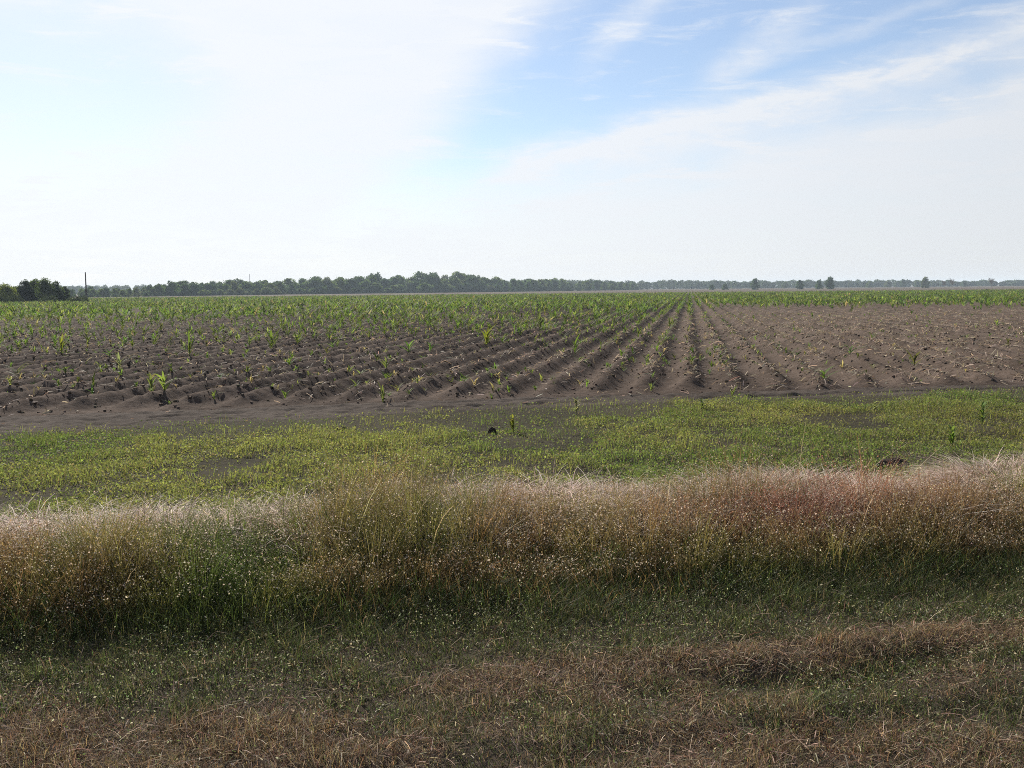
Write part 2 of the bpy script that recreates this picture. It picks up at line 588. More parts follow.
# furrowed field: grid aligned with the rows
s_vals = np.concatenate([np.arange(-230, -45, 0.35), np.arange(-45, 45, 0.085), np.arange(45, 150, 0.35)])
t_vals = [10.0]
while t_vals[-1] < 330:
    t_vals.append(t_vals[-1] + max(0.07, 0.0042 * t_vals[-1] ** 1.14))
t_vals = np.array(t_vals)
def field_mesh():
    S, T = np.meshgrid(s_vals, t_vals)
    X = S * cs_ + T * sn_
    Y = -S * sn_ + T * cs_
    Z = field_z(X, Y)
    v = np.stack([X, Y, Z], -1).reshape(-1, 3)
    nx = len(s_vals); ny = len(t_vals)
    i = (np.arange(ny - 1)[:, None] * nx + np.arange(nx - 1)[None, :])
    q = np.stack([i, i + 1, i + 1 + nx, i + nx], -1)
    cx, cyy = X[:-1, :-1], Y[:-1, :-1]
    keep = (cyy > field_edge(cx) - 0.25) & (np.abs(cx) < 8 + 0.72 * cyy) & (cx < 24 + 0.7 * (cyy - 18))
    q = q[keep]
    used = np.zeros(len(v), bool); used[q.ravel()] = True
    remap = np.cumsum(used) - 1
    return mesh_from('furrowed_field', v[used], remap[q], smooth=True)
put('furrowed_field', field_mesh(), M_field, kind='structure')


# ------------------------------------------------------------------ verge: short mown grass and thatch
def jit(c, n, s=0.2):
    """per-blade brightness and hue scatter"""
    c = np.broadcast_to(np.asarray(c, float), (n, 3))
    return np.clip(c * (1 + rng.normal(0, s, (n, 1))) * (1 + rng.normal(0, s * 0.25, (n, 3))), 0.004, 0.9)


def sector(n, y0, y1, margin=1.2, k=0.56):
    y = np.sqrt(rng.uniform(y0 * y0, y1 * y1, n))
    x = rng.uniform(-1, 1, n) * (k * y + margin)
    return x, y


def green_share(x, y):
    """where the mown verge is green rather than dry"""
    g = 0.73 + 0.75 * (fbm(x, y, 0.8, 101, 4) - 0.5) + 0.35 * (fbm(x, y, 0.22, 103, 2) - 0.5)
    d = y - (5.0 + 0.20 * x + 0.12 * (fbm(x, x * 0, 0.9, 41, 2) - 0.5))
    g = g - 0.42 * np.exp(-(d / 0.19) ** 2) * sst(x, -1.6, 0.2)
    g = g - 0.26 * sst(y - (4.95 + 0.12 * x), 0.15, -0.3) * sst(x, 0.5, -1.2)
    g = g - 0.22 * sst(y - (4.30 + 0.08 * x), 0.15, -0.2)
    g = g + 0.25 * sst(y - front_tall(x), -1.3, -0.5)
    return sst(g, 0.38, 0.74)

B = Batch()
n = 230000
x, y = sector(n, 3.3, 7.3)
keep = y < front_tall(x) + 0.35
x, y = x[keep], y[keep]; n = len(x)
gs = green_share(x, y)
isg = rng.random(n) < gs * 0.9 + 0.04
clump = fbm(x, y, 0.22, 55, 3)
h = (0.02 + 0.20 * clump ** 2 * rng.random(n) + 0.10 * sst(y - front_tall(x), -1.4, 0.1) * rng.random(n))
green = jit((0.058, 0.076, 0.027), n, 0.42)
yel = jit((0.18, 0.168, 0.085), n, 0.35)
dry = jit((0.235, 0.178, 0.116), n, 0.42)
red = jit((0.19, 0.115, 0.072), n, 0.35)
rr = rng.random((n, 1))
cg = np.where(rr < 0.8, green, yel)
cd = np.where(rr < 0.74 + 0.3 * (fbm(x, y, 0.7, 88, 2)[:, None] - 0.5), dry, red)
col = np.where(isg[:, None], cg, cd)
base = np.stack([x, y, ground_z(x, y) - 0.005], -1)
ribbons(B, base, h, rng.uniform(0, 6.283, n), rng.uniform(0.2, 1.3, n), rng.uniform(0.0018, 0.0045, n), col, 2,
        droop=rng.uniform(0, 0.35, n))
put('mown_grass', B.mesh('mown_grass'), M_grass, kind='stuff',
    label='short mown grass on the verge, green and brown mixed', cat='grass')

B = Batch()
n = 95000
x, y = sector(n, 3.3, 6.9)
gs = green_share(x, y)
d = y - (4.99 + 0.20 * x)
wr = np.exp(-(d / 0.2) ** 2) * sst(x, -0.6, 0.9)
keep = (rng.random(n) < (1 - gs) * 0.85 + 0.12 + wr) & (y < front_tall(x) - 0.1)
x, y = x[keep], y[keep]; n = len(x)
base = np.stack([x, y, ground_z(x, y) + rng.uniform(0.0, 0.05, n)], -1)
col = np.where(rng.random((n, 1)) < 0.3, jit((0.40, 0.31, 0.22), n, 0.3), jit((0.16, 0.105, 0.065), n, 0.4))
straws(B, base, 0.03 + 0.10 * rng.random(n) ** 1.8, rng.uniform(0, 6.283, n), rng.normal(0.2, 0.45, n), rng.uniform(0.0015, 0.0035, n), col)
put('thatch', B.mesh('thatch'), M_dry, kind='stuff', label='dry brown cut grass lying on the mown verge', cat='thatch')

# small broad leaves and clover among the verge grass (pale flecks in the shade)
B = Batch()
n = 80000
x, y = sector(n, 3.4, 7.4)
keep = (rng.random(n) < (0.15 + 0.85 * green_share(x, y)) * (0.15 + 0.85 * sst(fbm(x, y, 0.45, 131, 3), 0.35, 0.62))) & (y < front_tall(x) + 0.5)
x, y = x[keep], y[keep]; n = len(x)
hh = 0.02 + 0.10 * rng.random(n) * (0.5 + 0.9 * sst(y - front_tall(x), -1.3, 0.1))
pos = np.stack([x, y, ground_z(x, y) + hh], -1)
flecks(B, pos, rng.uniform(0.004, 0.009, n), np.where(rng.random((n, 1)) < 0.72, jit((0.10, 0.125, 0.055), n, 0.35), jit((0.33, 0.31, 0.24), n, 0.25)), 2.0)
put('low_weeds', B.mesh('low_weeds'), M_grass, kind='stuff', label='small leafy weeds low in the shaded verge grass', cat='weeds')


# ------------------------------------------------------------------ tall seeding grass along the verge
def tuft_dir(x, y, cell, seed):
    """bearing away from the heart of the tuft a stem belongs to, and how far out it stands (0..1)"""
    best = np.full(len(x), 9e9); bx = np.zeros(len(x)); by = np.zeros(len(x)); bh = np.zeros(len(x))
    ix, iy = np.floor(x / cell), np.floor(y / cell)
    for i in (-1, 0, 1):
        for j in (-1, 0, 1):
            cx = (ix + i + _hash(ix + i, iy + j, seed)) * cell
            cy_ = (iy + j + _hash(ix + i, iy + j, seed + 1)) * cell
            d = (x - cx) ** 2 + (y - cy_) ** 2
            m = d < best
            best = np.where(m, d, best); bx = np.where(m, cx, bx); by = np.where(m, cy_, by)
            bh = np.where(m, _hash(ix + i, iy + j, seed + 2), bh)
    return np.arctan2(y - by, x - bx), np.sqrt(best) / cell, bh


def tall_u(x, y):
    return (y - front_tall(x)) / (back_tall(x) - front_tall(x))


def tall_h(x, y):
    u = tall_u(x, y)
    h = 0.28 + 0.19 * sst(u, -0.12, 0.30) - 0.12 * sst(u, 0.5, 0.95)
    h = h + 0.34 * gauss(x, y, -1.05, 7.7, 0.6, 0.9) + 0.07 * gauss(x, y, 2.2, 8.0, 0.9, 0.9)
    h = h - 0.06 * sst(x, -2.2, -3.6)
    return h * (0.55 + 0.95 * fbm(x, y, 0.75, 202, 3))

RED = np.array((0.150, 0.070, 0.052)); OLIVE = np.array((0.145, 0.140, 0.046)); RUST = np.array((0.175, 0.115, 0.058))
PURP = np.array((0.212, 0.088, 0.076)); STRAW = np.array((0.36, 0.275, 0.215)); GREEN = np.array((0.060, 0.085, 0.025))
def tall_col(x, y, n):
    a = fbm(x, y, 0.9, 303, 3)[:, None]
    b = fbm(x, y, 0.6, 304, 3)[:, None]
    c = lerp(OLIVE, RUST, sst(a, 0.40, 0.68))
    c = lerp(c, GREEN * 1.3, 0.9 * sst(b, 0.56, 0.72))
    c = lerp(c, PURP, np.clip(1.1 * gauss(x, y, 2.1, 7.5, 0.85, 0.6) + gauss(x, y, 3.0, 8.0, 0.5, 0.5) * 0.6 + 0.4 * gauss(x, y, 1.0, 7.4, 0.5, 0.5), 0, 1)[:, None] * 0.85)
    c = lerp(c, RUST, gauss(x, y, -0.95, 7.6, 0.45, 0.7)[:, None] * 0.6)
    c = lerp(c, OLIVE * 1.15, gauss(x, y, -1.65, 7.9, 0.35, 0.6)[:, None] * 0.8)
    return jit(c, n, 0.22)

B = Batch(); SD = Batch()
n = 62000
x = rng.uniform(-7.2, 7.8, n)
u = rng.uniform(-0.12, 0.98, n)
y = front_tall(x) + u * (back_tall(x) - front_tall(x))
dens = 0.35 + 0.75 * fbm(x, y, 0.5, 210, 3)
edge = sst(u, -0.14, 0.03)
keep = rng.random(n) < dens * (1.15 - 0.75 * tuft_dir(x, y, 0.34, 61)[1]) * (0.3 + 0.7 * edge) * (1 - 0.85 * sst(u, 0.42, 0.75) * (1 - gauss(x, y, -1.15, 7.8, 0.8, 1.2)))
x, y, u = x[keep], y[keep], u[keep]; n = len(x)
H = tall_h(x, y) * (1 - 0.5 * gauss(x, y, 3.45, 9.0, 0.35, 0.8)) * rng.uniform(0.65, 1.12, n)
base = np.stack([x, y, ground_z(x, y) - 0.01], -1)
taz, tr, th = tuft_dir(x, y, 0.34, 61)
H = H * (0.62 + 0.62 * th) * (1.08 - 0.45 * tr)
az = taz + rng.normal(0, 0.7, n)
ln = rng.uniform(0.05, 0.3, n) + 0.75 * tr
col = tall_col(x, y, n) * (0.75 + 0.5 * th)[:, None]
ribbons(B, base, H, az, ln, rng.uniform(0.0028, 0.005, n), col, 4, droop=rng.uniform(0, 0.12, n), tip=0.35)
# leaf blades low on the stems
n2 = 42000
x2 = rng.uniform(-7.2, 7.8, n2); u2 = rng.uniform(-0.2, 1.0, n2)
y2 = front_tall(x2) + u2 * (back_tall(x2) - front_tall(x2))
H2 = tall_h(x2, y2) * (1 - 0.5 * gauss(x2, y2, 3.45, 9.0, 0.35, 0.8)) * rng.uniform(0.3, 0.85, n2)
c2 = np.where(rng.random((n2, 1)) < 0.6, jit(GREEN, n2, 0.3), tall_col(x2, y2, n2))
ribbons(B, np.stack([x2, y2, ground_z(x2, y2) - 0.01], -1), H2, rng.uniform(0, 6.283, n2), rng.uniform(0.2, 0.9, n2),
        rng.uniform(0.004, 0.008, n2), c2, 3, droop=rng.uniform(0.05, 0.4, n2))
# fine open seed heads: branchlets and pale spikelets
m = 7
idx = np.repeat(np.arange(n), m)
k = len(idx)
tt = rng.uniform(0.45, 1.0, k)
px = x[idx] + np.cos(az[idx]) * ln[idx] * H[idx] * tt ** 1.8
py = y[idx] + np.sin(az[idx]) * ln[idx] * H[idx] * tt ** 1.8
pz = base[idx, 2] + H[idx] * tt * 0.96
r = 0.10 * (1.15 - tt) + 0.025
da = rng.uniform(0, 6.283, k)
L = r * rng.uniform(0.5, 1.2, k)
bp = np.stack([px, py, pz], -1)
ribbons(B, bp[::2], L[::2] * 0.8, da[::2], 1.0, 0.0014, col[idx][::2] * 1.1, 1, tip=0.8, power=1.0)
sp_ = bp + np.stack([np.cos(da) * L, np.sin(da) * L, L * 0.8], -1)
pick = rng.random(k) < 0.62
sc = np.where(rng.random((k, 1)) < 0.42, jit((0.50, 0.43, 0.34), k, 0.2), jit(col[idx] * 1.5, k, 0.2))
flecks(SD, sp_[pick], rng.uniform(0.005, 0.011, k)[pick], sc[pick], 1.5)
# scattered coarse bent stalks standing out of the finer grass
n3 = 700
x3 = rng.uniform(-7.2, 7.8, n3); u3 = rng.uniform(0.0, 1.05, n3)
y3 = front_tall(x3) + u3 * (back_tall(x3) - front_tall(x3))
ribbons(B, np.stack([x3, y3, ground_z(x3, y3)], -1), (0.08 + tall_h(x3, y3)) * rng.uniform(0.6, 1.15, n3), rng.uniform(0, 6.283, n3), rng.uniform(0.2, 1.1, n3),
        rng.uniform(0.003, 0.006, n3), jit((0.40, 0.32, 0.23), n3, 0.25), 4, droop=rng.uniform(0, 0.35, n3), tip=0.4)
put('tall_grass', B.mesh('tall_grass'), M_grass, kind='stuff', label='tall reddish and olive grass standing along the verge', cat='grass')
put('seed_heads', SD.mesh('seed_heads'), M_dry, kind='stuff', label='pale specks of seed over the tall verge grass', cat='seed heads')

# lodged pale straw along the back of the tall grass
B = Batch()
n = 100000
x = rng.uniform(-7.5, 8.2, n)
u = rng.normal(0.82, 0.19, n)
y = front_tall(x) + u * (back_tall(x) - front_tall(x))
pd = fbm(x, y, 1.1, 401, 3)
gap = 0.7 * gauss(x, y, -1.3, 8.2, 0.45, 1.0) + 0.25 * gauss(x, y, -0.3, 8.4, 0.5, 1.0)
keep = (rng.random(n) < sst(pd, 0.22, 0.55) * (1 - gap)) & (u < 1.22)
x, y, u, pd = x[keep], y[keep], u[keep], pd[keep]; n = len(x)
H = (0.38 + 0.50 * fbm(x, y, 0.6, 402, 3)) * rng.uniform(0.6, 1.1, n) * (0.9 + 0.2 * sst(x, 0.5, 2.5)) * sst(u, 1.35, 0.95)
tuft = 6.283 * fbm(x, y, 0.7, 405, 2) * 2
az, tr, th = tuft_dir(x, y, 0.42, 71)
az = az + rng.normal(0, 1.1, n)
H = np.minimum(H, 0.55) * (0.7 + 0.4 * th) * (1 - 0.5 * gauss(x, y, 3.45, 9.0, 0.35, 1.0))
cst = np.where(rng.random((n, 1)) < 0.6, jit((0.74, 0.60, 0.51), n, 0.16), jit((0.29, 0.205, 0.155), n, 0.25))
cst = np.where(rng.random((n, 1)) < 0.10, jit((0.14, 0.15, 0.06), n, 0.2), cst)
ribbons(B, np.stack([x, y, ground_z(x, y) - 0.01], -1), H, az, rng.uniform(0.5, 1.5, n), rng.uniform(0.005, 0.011, n), cst, 4,
        droop=rng.uniform(0.35, 0.95, n), power=1.3)
put('straw_grass', B.mesh('straw_grass'), M_dry, kind='stuff', label='pale lodged straw behind the tall verge grass', cat='dry grass')

# ------------------------------------------------------------------ green strip between the straw and the track
B = Batch()
n = 640000
x = rng.uniform(-15, 15.5, n)
v_ = rng.random(n)
lo, hi = back_tall(x) - 0.2, track_near(x) + 0.75
y = lo + v_ * (hi - lo)
cover = fbm(x, y, 1.6, 501, 4) + 0.35 * (fbm(x, y, 0.4, 502, 3) - 0.5)
cover = cover - 0.35 * sst(y - track_near(x), -1.2, 0.9)
keep = (rng.random(n) < 0.10 + 0.86 * sst(cover, 0.31, 0.52)) & (np.abs(x) < 0.58 * y + 2.0)
x, y = x[keep], y[keep]; n = len(x)
tone = fbm(x, y, 2.2, 505, 3)[:, None]
gcol = lerp((0.138, 0.188, 0.060), (0.220, 0.238, 0.085), sst(tone, 0.35, 0.65))
gcol = lerp(gcol, (0.20, 0.165, 0.07), 0.75 * (gauss(x, y, 8.5, 13.2, 3.5, 1.6) + 0.5 * gauss(x, y, 6.5, 15.5, 4, 1.0))[:, None].clip(0, 1))
gcol = np.where(rng.random((n, 1)) < 0.14, np.array((0.22, 0.185, 0.12)), gcol)
hh = 0.012 + 0.10 * rng.random(n) * sst(fbm(x, y, 0.45, 507, 3), 0.25, 0.8) * 1.3
half = rng.random(n) < 0.6
gz = ground_z(x, y)
flecks(B, np.stack([x, y, gz + hh], -1)[half], (0.007 + 0.019 * rng.random(n) ** 2)[half], jit(gcol, n, 0.25)[half], 1.5)
o_ = ~half
ribbons(B, np.stack([x, y, gz - 0.005], -1)[o_], (hh * 1.5)[o_], rng.uniform(0, 6.283, n)[o_], rng.uniform(0.2, 0.9, n)[o_],
        rng.uniform(0.004, 0.009, n)[o_], jit(gcol, n, 0.25)[o_], 2, droop=0.15)
put('strip_weeds', B.mesh('strip_weeds'), M_weed, kind='stuff', label='bright low green weeds covering the strip before the field', cat='weeds')


# ------------------------------------------------------------------ crop residue on the furrows
B = Batch()
n = 330000
y = np.sqrt(rng.uniform(14 ** 2, 80 ** 2, n))
x = rng.uniform(-1, 1, n) * (0.56 * y + 2)
pr = row_profile(x, y)
right = sst(row_s(x, y), -4, 6)
dens = sst(pr, 0.35, 0.95) * (0.34 + 0.75 * right) + 0.05 + 0.12 * right
dens = dens * sst(fbm(x, y, 1.1, 601, 3), 0.3, 0.6) * sst(y, 110, 25) * (0.25 + 0.75 * sst(y - field_edge(x), -0.6, 0.6)) * sst(y - track_near(x), 0.4, 0.9)
keep = rng.random(n) < dens
x, y, right = x[keep], y[keep], right[keep]; n = len(x)
pos = np.stack([x, y, field_z(x, y) + rng.uniform(0.0, 0.06, n)], -1)
cst = np.where(rng.random((n, 1)) < 0.45, jit((0.40, 0.33, 0.25), n, 0.25), jit((0.20, 0.155, 0.11), n, 0.3))
straws(B, pos, 0.05 + 0.25 * rng.random(n) ** 1.6, rng.uniform(0, 6.283, n), rng.normal(0.1, 0.4, n), rng.uniform(0.008, 0.024, n), cst)
put('crop_residue', B.mesh('crop_residue'), M_dry, kind='stuff', label='pale bits of old stalk lying on the furrow ridges', cat='crop residue')

# clods of earth on the near furrows
B = Batch()
n = 20000
y = np.sqrt(rng.uniform(13.5 ** 2, 50 ** 2, n)); x = rng.uniform(-1, 1, n) * (0.56 * y + 2)
keep = (y > track_near(x) + 0.6) & (rng.random(n) < np.where(y < field_edge(x), 0.5, 0.25 + 0.75 * row_profile(x, y)))
x, y = x[keep], y[keep]; n = len(x)
rad = 0.010 + 0.028 * rng.random(n) ** 3
cubev = np.array([[i, j, k] for i in (-1, 1) for j in (-1, 1) for k in (-1, 1)], float)
cubeq = np.array([[0, 1, 3, 2], [4, 6, 7, 5], [0, 4, 5, 1], [2, 3, 7, 6], [0, 2, 6, 4], [1, 5, 7, 3]])
v = cubev[None] * rad[:, None, None] * rng.uniform(0.45, 1.1, (n, 8, 1))
a = rng.uniform(0, 6.283, n); ca, sa = np.cos(a)[:, None], np.sin(a)[:, None]
v = np.stack([v[..., 0] * ca - v[..., 1] * sa, v[..., 0] * sa + v[..., 1] * ca, v[..., 2] * 0.75], -1)
v = v + np.stack([x, y, field_z(x, y) + rad * 0.25], -1)[:, None, :]
B.add(v.reshape(-1, 3), cubeq[None] + (np.arange(n) * 8)[:, None, None], np.repeat(jit((0.068, 0.051, 0.040), n, 0.25), 8, 0))
put('soil_clods', B.mesh('soil_clods'), M_clod, kind='stuff', label='loose clods of dark earth on the near furrows', cat='clods')


# ------------------------------------------------------------------ corn plants
def crop_green(n, dry=0.1):
    c = np.where(rng.random((n, 1)) < 0.65, jit((0.098, 0.150, 0.038), n, 0.28), jit((0.170, 0.205, 0.072), n, 0.28))
    return np.where(rng.random((n, 1)) < dry, jit((0.30, 0.25, 0.16), n, 0.2), c)


def corn_arrays(base, size, leaves, segs, B, dry=0.1, wscale=1.0):
    """leaves fanned out of an upright stalk for every base point"""
    n = len(base)
    idx = np.repeat(np.arange(n), leaves)
    lev = np.tile(np.arange(leaves), n)
    k = len(idx)
    f = (lev + 0.5) / leaves
    start = base[idx] + np.stack([np.zeros(k), np.zeros(k), size[idx] * 0.42 * f], -1)
    plane = rng.uniform(0, 6.283, n)[idx]
    az = plane + (lev % 2) * math.pi + rng.normal(0, 0.5, k)
    ln = size[idx] * rng.uniform(0.5, 0.95, k) * (0.75 + 0.35 * np.sin(math.pi * f))
    pc = crop_green(n, dry)[idx] * (1 + rng.normal(0, 0.12, (k, 1)))
    ribbons(B, start, ln, az, rng.uniform(0.5, 1.7, k) * (1.15 - 0.5 * f), size[idx] * 0.11 * wscale * rng.uniform(0.7, 1.2, k),
            np.clip(pc, 0.01, 0.9), segs, droop=rng.uniform(0.1, 0.9, k) * (1 - 0.4 * f), wide=0.3, power=1.2, face=az + math.pi / 2 + rng.normal(0, 0.35, k))


def crop_density(x, y):
    d = y
    s = row_s(x, y)
    left = sst(s, 4, -14)
    patch = fbm(x, y, 9, 701, 3)
    p_left = 0.05 + 0.55 * sst(patch, 0.42, 0.66) * sst(d, 20, 30) + (0.55 * sst(d, 30, 95) + 0.45 * sst(d, 85, 140)) * (0.35 + 0.9 * patch)
    p_right = 0.02 + 0.10 * sst(patch, 0.5, 0.7) * sst(d, 24, 34) + 0.95 * sst(d, 74 + 34 * (patch - 0.5), 125)
    mid = np.exp(-((s + 3.5) / 3.2) ** 2)
    p = p_left * left + p_right * (1 - left) + 0.3 * mid * sst(d, 22, 40)
    return np.clip(p, 0, 1)

rows_k = np.arange(-240, 170)
cand = []
for kk in rows_k:
    tl = np.arange(14, 330, 0.5)
    tl = tl + rng.uniform(-0.25, 0.25, len(tl))
    ss_ = kk * ROW + rng.normal(0, 0.07, len(tl))
    xx = ss_ * cs_ + tl * sn_
    yy = -ss_ * sn_ + tl * cs_
    cand.append(np.stack([xx, yy], -1))
cand = np.concatenate(cand)
x, y = cand[:, 0], cand[:, 1]
inside = (y > field_edge(x) + 0.5) & (np.abs(x) < 0.6 * y + 2) & (y < 318)
x, y = x[inside], y[inside]
thin = np.where(y < 90, 1.0, np.clip(90 / y, 0.4, 1))
keep = rng.random(len(x)) < crop_density(x, y) * thin * (0.45 + 0.7 * fbm(x, y, 3.0, 733, 3)) * 0.85
x, y = x[keep], y[keep]
size = rng.uniform(0.2, 0.55, len(x)) * (0.85 + 0.35 * sst(y, 30, 90)) * np.where(y < 90, 1.0, 0.95)
size = size * (0.7 + 0.6 * fbm(x, y, 5, 711, 2))
zz = field_z(x, y) - 0.01
seen = np.where(np.abs(x) < 0.515 * y, size / y, 0)
order = np.argsort(-seen)
near, far = order[:290], order[290:]
B = Batch()
f1 = far[y[far] < 75]; f2 = far[y[far] >= 75]
corn_arrays(np.stack([x, y, zz], -1)[f1], size[f1], 6, 3, B, 0.05, 1.2)
corn_arrays(np.stack([x, y, zz], -1)[f2], size[f2] * 1.1, 5, 2, B, 0.02, 1.8)
put('distant_corn', B.mesh('distant_corn'), M_crop, kind='stuff', label='bright green young corn filling the far end of the field', cat='corn')
print('corn', len(near), len(f1), len(f2), float(y[near].max()))

# one mesh per variety of small plant; every plant its own object
protos = []
for i in range(14):
    b_ = Batch()
    corn_arrays(np.zeros((1, 3)), np.array([1.0]), 6 + i % 3, 4, b_, 0.12)
    tube(b_, [(0, 0, -0.05), (0.01, 0.0, 0.25), (0.0, 0.02, 0.5)], (0.022, 0.018, 0.008), (0.10, 0.13, 0.045), 5)
    protos.append(b_.mesh('corn_plant'))
for i in near:
    o = put('corn_plant', protos[random.randrange(14)], None, label='small green corn plant growing on a furrow ridge in the nearer field',
            cat='corn plant', group='young corn plants in the nearer furrows')
    if not o.data.materials:
        o.data.materials.append(M_crop)
    o.location = (x[i], y[i], zz[i])
    o.rotation_euler = (0, 0, rng.uniform(0, 6.283))
    s_ = size[i]
    o.scale = (s_, s_, s_ * rng.uniform(0.85, 1.2))

# low ragged weeds between and on the ridges
B = Batch()
n = 19000
yw = np.sqrt(rng.uniform(17 ** 2, 70 ** 2, n)); xw = rng.uniform(-1, 1, n) * (0.56 * yw + 2)
sw = row_s(xw, yw)
pw = sst(fbm(xw, yw, 5.0, 741, 3) + 0.3 * (fbm(xw, yw, 1.2, 742, 2) - 0.5), 0.46, 0.70) * lerp(1.0, 0.22, sst(sw, 0, 6))
pw = (0.05 + 0.75 * pw) * (0.3 + 0.7 * row_profile(xw, yw)) * sst(yw - field_edge(xw), -0.3, 0.6)
k_ = rng.random(n) < pw
xw, yw = xw[k_], yw[k_]
corn_arrays(np.stack([xw, yw, field_z(xw, yw) - 0.005], -1), rng.uniform(0.07, 0.21, len(xw)), 6, 2, B, 0.22, 1.6)
put('field_weeds', B.mesh('field_weeds'), M_crop, kind='stuff', label='low ragged green weeds scattered over the furrows', cat='weeds')
print('field weeds', len(xw))

# the plants that stand out, with stalk and leaves as parts
def big_corn(px, py, size, label, tone=(0.10, 0.15, 0.035), nl=8, cat='corn plant'):
    p = at(px, py)
    p.z = float(field_z(np.array([p.x]), np.array([p.y]))[0]) - 0.01
    root = empty('corn_plant', p, label, cat, 'tall plants standing out in the furrows')
    b_ = Batch()
    tube(b_, [(0, 0, -0.04), (0.01 * size, 0, 0.3 * size), (0.0, 0.02 * size, 0.62 * size)], (0.022 * size, 0.018 * size, 0.008 * size), np.array(tone) * 1.1, 6)
    put('stalk', b_.mesh('stalk'), M_crop, root)
    for j in range(nl):
        b_ = Batch()
        f = (j + 0.5) / nl
        a = np.array([j * 2.5 + rng.normal(0, 0.3)])
        ribbons(b_, np.array([[0, 0, size * (0.05 + 0.5 * f)]]), np.array([size * rng.uniform(0.4, 0.7)]), a, np.array([rng.uniform(0.4, 1.0)]),
                np.array([size * 0.085]), jit(tone, 1, 0.15), 5, droop=np.array([rng.uniform(0.1, 0.6) * (1 - 0.5 * f)]), wide=0.3, power=1.3, face=a + math.pi / 2)
        put('leaf', b_.mesh('leaf'), M_crop, root)
    return root

big_corn(272, 353, 0.80, 'tall upright green corn plant on the dark furrows left of centre')
big_corn(487, 348, 0.75, 'bright yellow-green bushy plant on the furrows near the middle', (0.20, 0.23, 0.035), 11)
big_corn(540, 336, 0.95, 'tallest dull green corn plant standing alone in mid field', (0.10, 0.12, 0.05), 9)
big_corn(575, 357, 0.62, 'bright green corn plant beside a broad bare furrow near the middle', (0.13, 0.19, 0.04))
big_corn(120, 377, 0.55, 'pale whitish green corn plant low on the left furrows', (0.24, 0.26, 0.15))
big_corn(62, 360, 0.62, 'yellow-green leafy plant in the weedy left furrows', (0.18, 0.21, 0.04), 11)
big_corn(190, 362, 0.66, 'green corn plant with drooping leaves on the left furrows', (0.11, 0.155, 0.04))
big_corn(152, 396, 0.5, 'green corn plant on the nearest left furrow', (0.11, 0.14, 0.05))
big_corn(383, 402, 0.38, 'green corn plant at the near end of a furrow beside the dirt track', (0.14, 0.18, 0.06))
big_corn(733, 398, 0.30, 'small green plant at the end of a furrow right of centre', (0.11, 0.15, 0.04))

# ------------------------------------------------------------------ single weeds and dark lumps on the strip
def weed(px, py, size, label, tone):
    p = at(px, py)
    p.z = float(ground_z(np.array([p.x]), np.array([p.y]))[0])
    root = empty('weed', p, label, 'weed', 'single weeds standing above the green strip')
    b_ = Batch()
    top = np.array([0.02 * size, 0, size])
    tube(b_, [(0, 0, -0.02), top * 0.5 + (0.02 * size, 0, 0), top], (0.010, 0.008, 0.003), np.array(tone) * 0.8, 5)
    put('stem', b_.mesh('stem'), M_crop, root)
    b_ = Batch()
    k = 26
    f = rng.uniform(0.1, 1, k)
    a = rng.uniform(0, 6.283, k)
    base = np.stack([np.zeros(k), np.zeros(k), size * f], -1)
    ribbons(b_, base, size * rng.uniform(0.25, 0.5, k), a, rng.uniform(0.6, 1.5, k), size * 0.13, jit(tone, k, 0.2), 3, droop=0.3, wide=0.25, power=1.2, face=a + math.pi / 2)
    put('foliage', b_.mesh('foliage'), M_crop, root)

weed(576, 415, 0.24, 'pale upright weed at the edge of the dirt track', (0.30, 0.30, 0.20))
weed(513, 433, 0.22, 'small yellow-green weed in the middle of the strip', (0.20, 0.22, 0.05))
weed(874, 412, 0.18, 'small whitish weed on the far edge of the strip under bare soil', (0.26, 0.28, 0.17))
weed(982, 424, 0.26, 'bushy green weed on the yellowish right end of the strip', (0.13, 0.19, 0.05))
weed(952, 448, 0.22, 'green weed behind the straw right of the dark lump', (0.12, 0.18, 0.05))
weed(702, 410, 0.15, 'small green weed by the bare track right of centre', (0.13, 0.18, 0.05))


def lump(px, py, sx, sy, sz, label):
    p = at(px, py)
    p.z = float(ground_z(np.array([p.x]), np.array([p.y]))[0])
    b_ = Batch()
    nu, nv = 40, 16
    U = np.linspace(0, 2 * math.pi, nu, endpoint=False); Vv = np.linspace(-0.25, 1, nv) * math.pi / 2
    uu, vv = np.meshgrid(U, Vv)
    X, Y, Z = np.cos(uu) * np.cos(vv), np.sin(uu) * np.cos(vv), np.sin(vv)
    rr_ = 0.8 + 0.5 * fbm(X * 3 + 9 + px, Y * 3 + Z * 2.3, 1.0, 811, 4) + 0.12 * (vnoise(X * 9 + px, Y * 9 + Z * 8, 1.0, 5) - 0.5)
    v = np.stack([X * rr_ * sx, Y * rr_ * sy, Z * rr_ * sz], -1)
    q = []
    for i in range(nv - 1):
        for j in range(nu):
            q.append([i * nu + j, i * nu + (j + 1) % nu, (i + 1) * nu + (j + 1) % nu, (i + 1) * nu + j])
    b_.add(v.reshape(-1, 3), q, (0.028, 0.023, 0.020))
    return put('earth_clod', b_.mesh('earth_clod', True), M_clod, label=label, cat='clod', group='dark clods lying on the strip', loc=p)

lump(893, 470, 0.17, 0.12, 0.115, 'black flattened lump of earth just behind the pale straw')
lump(492, 434, 0.055, 0.05, 0.08, 'small dark clod standing in the green strip left of centre')
lump(342, 430, 0.09, 0.06, 0.045, 'dark clod on the dirt track edge left of centre')


